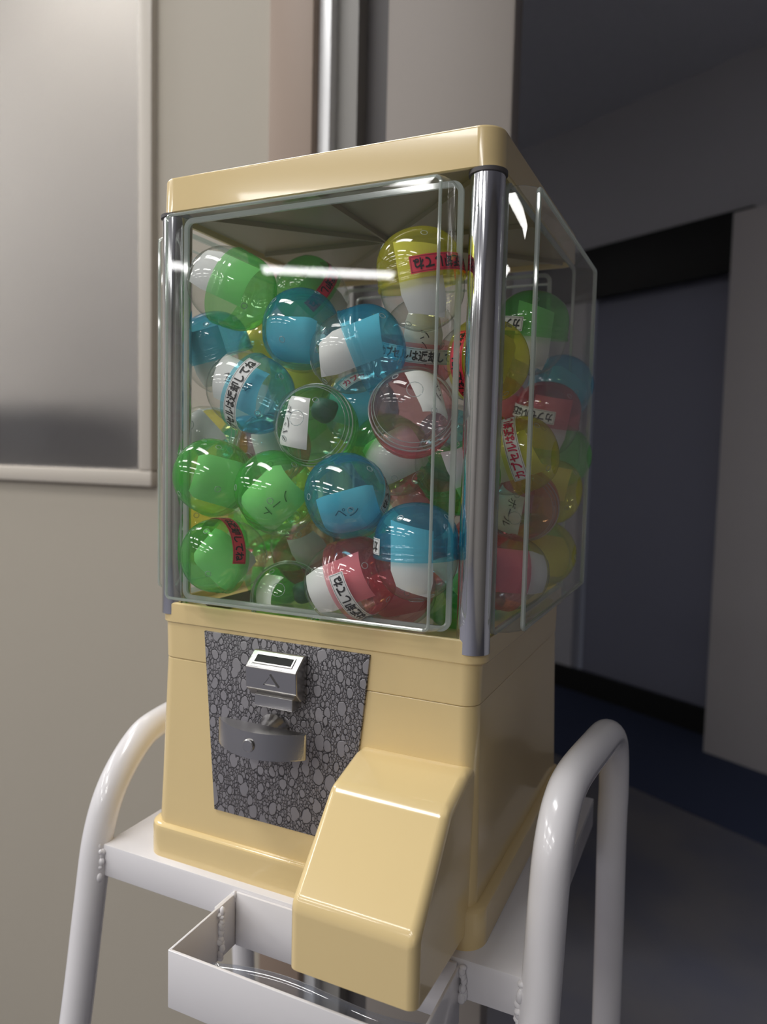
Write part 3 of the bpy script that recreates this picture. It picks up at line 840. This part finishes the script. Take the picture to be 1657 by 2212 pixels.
CAPS = [
((0.0615, 0.0075, 0.4478), (0.3517, -0.7459, 0.3816, -0.4175), 'green', 0, 6, ''),
((0.1109, 0.0321, 0.4145), (0.4223, 0.4966, -0.3014, 0.6959), 'blue', 0, (0.1919, -0.4538, -0.6666, -0.5594), ''),
((0.1684, 0.0072, 0.3957), (0.6259, -0.4902, 0.2704, -0.543), 'blue', 0, 10, ''),
((0.0192, 0.0512, 0.4042), (0.8853, 0.1857, 0.0041, -0.4263), 'blue', 0, -28, ''),
((0.079, 0.0079, 0.3705), (0.4427, -0.5348, 0.6394, -0.3304), 'blue', 1, -29, 'タオル'),
((0.1373, 0.0074, 0.345), (0.6572, -0.7151, -0.2119, -0.109), 'green', 0, (0.0878, -0.4856, 0.4385, 0.7511), 'バンド'),
((0.2145, 0.0046, 0.3548), (0.482, -0.8223, 0.0935, 0.2876), 'pink', 0, (0.5715, 0.6039, -0.0342, -0.5546), 'ペン'),
((0.0508, 0.0099, 0.3034), (0.7893, 0.6071, -0.0051, 0.0916), 'green', 0, (0.0043, -0.8564, 0.3185, -0.4063), ''),
((0.1074, 0.0088, 0.2929), (0.862, 0.4417, 0.1502, -0.1984), 'green', 0, (0.688, -0.594, -0.0973, -0.4055), 'ノート'),
((0.1656, 0.0089, 0.293), (0.7463, 0.4911, -0.1631, 0.4186), 'blue', 1, (0.58, 0.0976, -0.6524, -0.478), 'ペン'),
((0.055, 0.0173, 0.2438), (0.6871, 0.4944, -0.4625, 0.2638), 'green', 2, (0.4159, 0.559, -0.6996, 0.1582), ''),
((0.219, 0.0067, 0.2579), (0.1215, -0.0082, -0.009, 0.9925), 'blue', 1, 117, ''),
((0.1659, 0.0073, 0.2352), (0.8097, -0.179, 0.5145, -0.2182), 'pink', 1, -55, ''),
((0.0938, 0.0438, 0.2102), (0.5337, -0.8263, 0.0064, 0.1798), 'green', 0, (0.0511, 0.3347, 0.0185, -0.9407), ''),
((0.2169, 0.0083, 0.4383), (0.9909, 0.0682, -0.0676, -0.0939), 'yellow', 2, -59, ''),
((0.2445, 0.0503, 0.3915), (0.5083, -0.1945, 0.6894, -0.4781), 'yellow', 2, (0.3987, -0.7606, -0.0091, -0.5123), ''),
((0.2574, 0.0971, 0.3255), (0.4349, -0.5229, 0.2796, -0.6777), 'yellow', 3, 31, ''),
((0.2576, 0.1437, 0.4233), (0.1691, -0.0543, 0.0524, -0.9827), 'green', 1, 89, ''),
((0.2593, 0.2, 0.3574), (0.3904, -0.0672, 0.0891, -0.9139), 'pink', 1, 67, ''),
((0.2585, 0.2514, 0.3884), (0.7133, 0.1156, 0.4421, -0.5314), 'blue', 0, (0.5418, -0.76, -0.2306, -0.275), ''),
((0.2581, 0.2516, 0.3305), (0.1307, 0.6447, -0.445, 0.6076), 'green', 0, (0.8503, -0.2769, -0.4376, -0.0941), ''),
((0.2573, 0.2014, 0.2984), (0.3884, -0.6523, 0.3938, -0.5182), 'yellow', 0, -9, ''),
((0.2566, 0.1392, 0.2863), (0.7304, -0.5518, -0.2706, -0.2981), 'pink', 0, (0.6174, 0.0483, 0.7527, -0.2234), 'ボール'),
((0.2584, 0.1975, 0.2404), (0.3589, 0.5375, -0.2703, 0.7136), 'yellow', 0, (0.5124, -0.5093, -0.4021, -0.5625), ''),
((0.2601, 0.0918, 0.2386), (0.7209, 0.5783, -0.3347, -0.1842), 'pink', 0, -6, ''),
((0.2096, 0.2303, 0.3693), (0.8245, 0.5631, 0.0555, -0.0023), 'pink', 0, (0.554, 0.6638, -0.4831, 0.1383), ''),
((0.1933, 0.0641, 0.4102), (0.0303, -0.8309, 0.5418, 0.1266), 'pink', 1, -6, 'バンソ'),
((0.1776, 0.0591, 0.3238), (0.7234, 0.0567, -0.5079, -0.4643), 'green', 0, (0.5331, -0.703, 0.3697, 0.2914), ''),
((0.1795, 0.102, 0.2828), (0.7102, -0.1778, 0.3227, -0.5999), 'pink', 0, -2, ''),
((0.2313, 0.0456, 0.3183), (0.3431, -0.882, 0.3229, 0.0119), 'green', 0, 2, ''),
((0.0104, 0.0489, 0.3336), (0.5631, -0.8245, 0.0023, 0.0555), 'yellow', 0, (0.6966, -0.2302, 0.6194, 0.2796), ''),
((0.0679, 0.0555, 0.3274), (0.7341, -0.5628, -0.2253, -0.306), 'pink', 0, (0.4427, -0.7197, 0.1348, 0.5176), ''),
((0.0113, 0.053, 0.2549), (0.8408, 0.4685, -0.1411, -0.2315), 'yellow', 0, -32, ''),
((0.0808, 0.0862, 0.383), (0.868, 0.359, 0.1716, -0.2969), 'yellow', 0, (0.1081, 0.9327, -0.2106, 0.2721), ''),
((0.1339, 0.0809, 0.3641), (0.2102, 0.8416, -0.103, 0.4867), 'blue', 3, (0.3533, -0.76, -0.526, -0.1445), ''),
((0.0857, 0.0831, 0.2471), (0.3482, -0.881, 0.3146, 0.0603), 'pink', 0, 2, ''),
((0.0804, 0.1018, 0.457), (0.8832, 0.4199, -0.2068, -0.0288), 'green', 2, -44, ''),
((0.1816, 0.0654, 0.2221), (0.8469, 0.5198, 0.0357, -0.1065), 'pink', 0, (0.3674, -0.805, 0.0763, -0.4595), ''),
((0.2401, 0.2519, 0.2402), (0.8625, 0.4563, 0.1185, -0.1838), 'green', 0, (0.7815, -0.4534, -0.1948, -0.3818), ''),
((0.032, 0.1074, 0.4153), (0.0447, -0.6771, 0.4689, -0.5671), 'yellow', 0, (0.9341, 0.1576, -0.3094, 0.0833), ''),
((0.0411, 0.1099, 0.2135), (0.7572, 0.0997, 0.3787, -0.5227), 'green', 0, (0.6659, 0.6877, -0.1928, 0.2154), ''),
]
BURIED = [
((0.1231, 0.1271, 0.2671), (0.292, 0.8207, -0.4663, 0.154), 'blue', 0, 19, ''),
((0.0557, 0.1528, 0.2483), (0.5048, -0.8459, 0.1626, -0.0559), 'green', 0, 45, ''),
((0.1154, 0.1422, 0.3319), (0.8675, 0.2349, -0.1708, -0.4039), 'yellow', 0, -33, ''),
((0.1047, 0.1859, 0.2567), (0.7272, 0.1795, -0.487, -0.4491), 'green', 0, -31, ''),
((0.009, 0.1553, 0.2821), (0.6251, -0.7306, 0.0781, -0.2635), 'yellow', 0, -28, ''),
((0.2098, 0.1767, 0.2792), (0.1912, -0.8273, 0.429, -0.3081), 'pink', 0, 1, ''),
((0.2135, 0.1758, 0.2164), (0.5139, 0.7285, -0.4485, -0.0634), 'blue', 0, 30, ''),
((0.0733, 0.1291, 0.2963), (0.1983, 0.7967, -0.4513, 0.3496), 'yellow', 0, 26, ''),
((0.2058, 0.1108, 0.3376), (0.1693, -0.6776, 0.5121, 0.5), 'blue', 0, 21, ''),
((0.1465, 0.1073, 0.2152), (0.6355, 0.5224, -0.4798, -0.3051), 'blue', 0, -19, ''),
((0.1038, 0.146, 0.2139), (0.7767, -0.4379, -0.2239, -0.3935), 'green', 0, -59, ''),
((0.0272, 0.1046, 0.2725), (0.1194, 0.8533, -0.488, 0.1394), 'green', 0, -1, ''),
((0.0126, 0.1565, 0.2144), (0.6964, 0.3263, -0.4904, -0.4098), 'pink', 0, -5, ''),
((0.2082, 0.1133, 0.2167), (0.1825, -0.7853, 0.4385, -0.3971), 'green', 0, -23, ''),
((0.2116, 0.1725, 0.3371), (0.3437, -0.7781, 0.3749, -0.3687), 'yellow', 0, -14, ''),
((0.0545, 0.1424, 0.3452), (0.8717, 0.3331, -0.1099, -0.3421), 'green', 0, -11, ''),
((0.0093, 0.1103, 0.3232), (0.8139, 0.1305, 0.2911, -0.4855), 'blue', 0, -21, ''),
((0.1726, 0.1458, 0.2485), (0.0449, -0.8726, 0.4702, -0.132), 'pink', 0, 19, ''),
((0.1649, 0.1524, 0.3083), (0.7594, 0.03, 0.3472, -0.5494), 'pink', 0, 41, ''),
]
LABELS = [
 'green and clear capsule at the top left, lying on its side against the front window',
 'blue capsule below the white light streak, rounded cap with vent holes facing front',
 'blue and clear capsule lying sideways left of the yellow upright one, white slip inside',
 'blue capsule at the left chrome post, tucked under the top left green one',
 'blue and clear capsule whose full white return label reads along its seam',
 'clear-fronted capsule with green rim in the middle of the front window',
 'clear-fronted capsule with pink rim beside the right chrome post',
 'plain green capsule touching the left post, left of the other front green one',
 'green capsule with handwritten slip inside, between plain green and blue ones',
 'blue capsule right of the green handwritten one, label curling over its right side',
 'green capsule at the bottom left with a red label standing upright',
 'upright capsule with blue cap and clear bottom at the bottom right of the window',
 'pink and clear capsule with white label lying on the floor beside the upright blue one',
 'clear-fronted capsule sunk at the bottom centre, dark green inside',
 'yellow upright capsule at the top right with a red label across it',
 'yellow capsule half hidden behind the right chrome post, its cap turned right',
 'yellow capsule right of the chrome post with red lettering on a white label',
 'green-capped upright capsule highest behind the right side window',
 'pink-capped upright capsule with white slip behind the right side window',
 'blue capsule at the far back behind the right side window',
 'green capsule at the back right, under the blue one by the side window',
 'yellow capsule at the back right, above the lowest yellow one by the side window',
 'pale pink clear capsule with handwritten slip under the yellow red-lettered one',
 'yellow capsule lowest at the back of the right side window',
 'pink capsule lowest behind the right post, clear half turned right with white inside',
 'pink capsule between the yellow ones, behind the right side window',
 'clear and pink capsule with handwritten slip and label, under the upright yellow one',
 'green and clear capsule with white slip behind the pink-rimmed front one',
 'pink capsule behind the upright blue one at lower right',
 'clear capsule hidden behind the lower half of the right chrome post',
 'clear capsule behind the left post, just above the plain green one',
 'dull pink and clear capsule in the gap under the labelled blue one',
 'yellow capsule at the left post behind the bottom left green ones',
 'yellow capsule in the gap between the two upper blue ones and the labelled blue one',
 'blue capsule with red-lettered label in the gap right of the green-rimmed clear one',
 'pink and clear capsule in the gap under the green handwritten one',
 'green capsule with red label in the second row behind the white light streak',
 'pink capsule on the floor behind the upright blue one',
 'green capsule at the back right floor beside the lowest yellow one',
 'yellow capsule in the gap under the top left green one',
 'green capsule on the floor behind the bottom left green one',
]
def ring_on(me, mat_parent, theta, phi, top=True):
    zt = 0.0358 * math.cos(theta) if top else -0.0310 * math.cos(theta)
    r = cap_r(zt) if top else bowl_r(zt)
    dz = 0.0004
    r2 = cap_r(zt - dz) if top else bowl_r(zt + dz)
    slope = (r2 - r) / dz
    nrm = Vector((math.cos(phi), math.sin(phi), slope if top else -slope)).normalized()
    o = obj('vent_hole', me, None, mat_parent)
    o.location = (r * math.cos(phi), r * math.sin(phi), zt)
    o.rotation_mode = 'QUATERNION'
    o.rotation_quaternion = Vector((0, 0, 1)).rotation_difference(nrm)
    return o
CAPMESH = {}
for k in CAPC:
    me = ME_CAP.copy(); me.materials.clear(); me.materials.append(M['cap_' + k]); CAPMESH[k] = me
ME_BOWL.materials.append(M['bowl'])
LUMPS = {5: 'prize_dark', 12: 'prize_white', 13: 'prize_dark', 24: 'prize_white'}
def capsule(i, row, label, detail=True, group='capsules in the vending machine'):
    loc, q, colr, kind, pa, hw = row
    root = empty('toy_capsule', loc)
    root.empty_display_size = 0.02
    root.rotation_mode = 'QUATERNION'; root.rotation_quaternion = Quaternion(q)
    tag(root, label, 'capsule', group)
    c = obj('cap', CAPMESH[colr], None, root)
    b = obj('bowl', ME_BOWL, None, root)
    pi = (i * 7) % 3 if not isinstance(pa, tuple) else (4 if i in (5, 6, 13, 22, 30, 31) else 3)
    pp = obj('paper_slip', PAPERS[pi], None, root)
    if pi >= 3:
        pp.rotation_mode = 'QUATERNION'; pp.rotation_quaternion = Quaternion(pa)
    else:
        pp.rotation_euler = (0, 0, R(pa))
    if detail:
        for k in range(4):
            ring_on(ME_RING, c, 0.72, R(45 + 90 * k + i * 13))
        for k in range(2):
            ring_on(ME_RING, b, 0.62, R(180 * k + i * 31), False)
        bo = obj('moulded_boss', ME_BOSS, None, b); bo.location = (0.0, 0.0, -0.0309)
    if i in (5, 6, 13, 22, 30, 31):
        for k, z in enumerate((-0.0012, -0.0034, -0.0074)):
            rm = obj('rim_ring', ME_RIM[k], None, b); rm.location = (0, 0, z)
    if hw:
        obj('handwriting', hand_mesh(hw, pi), None, pp)
    if kind:
        s = obj('label_sticker', ME_STICK['red' if kind == 2 else 'white'], None, root)
        obj('lettering', ME_TEXT['red' if kind == 3 else 'black'], None, s)
        obj('label_border', ME_BORDER, None, s)
    if i in LUMPS:
        l = obj('prize', ME_LUMP.copy(), M[LUMPS[i]], root)
        l.location = (0.008, -0.010, 0.010) if i in (5, 13) else (-0.003, 0.003, -0.010)
        if i in (12, 24): l.scale = (1.35, 1.35, 1.2)
for i, row in enumerate(CAPS):
    capsule(i, row, LABELS[i])
for i, row in enumerate(BURIED):
    capsule(100 + i, row, '%s capsule buried deep in the pile behind the front rows' % row[2], False, 'buried %s capsules' % row[2])
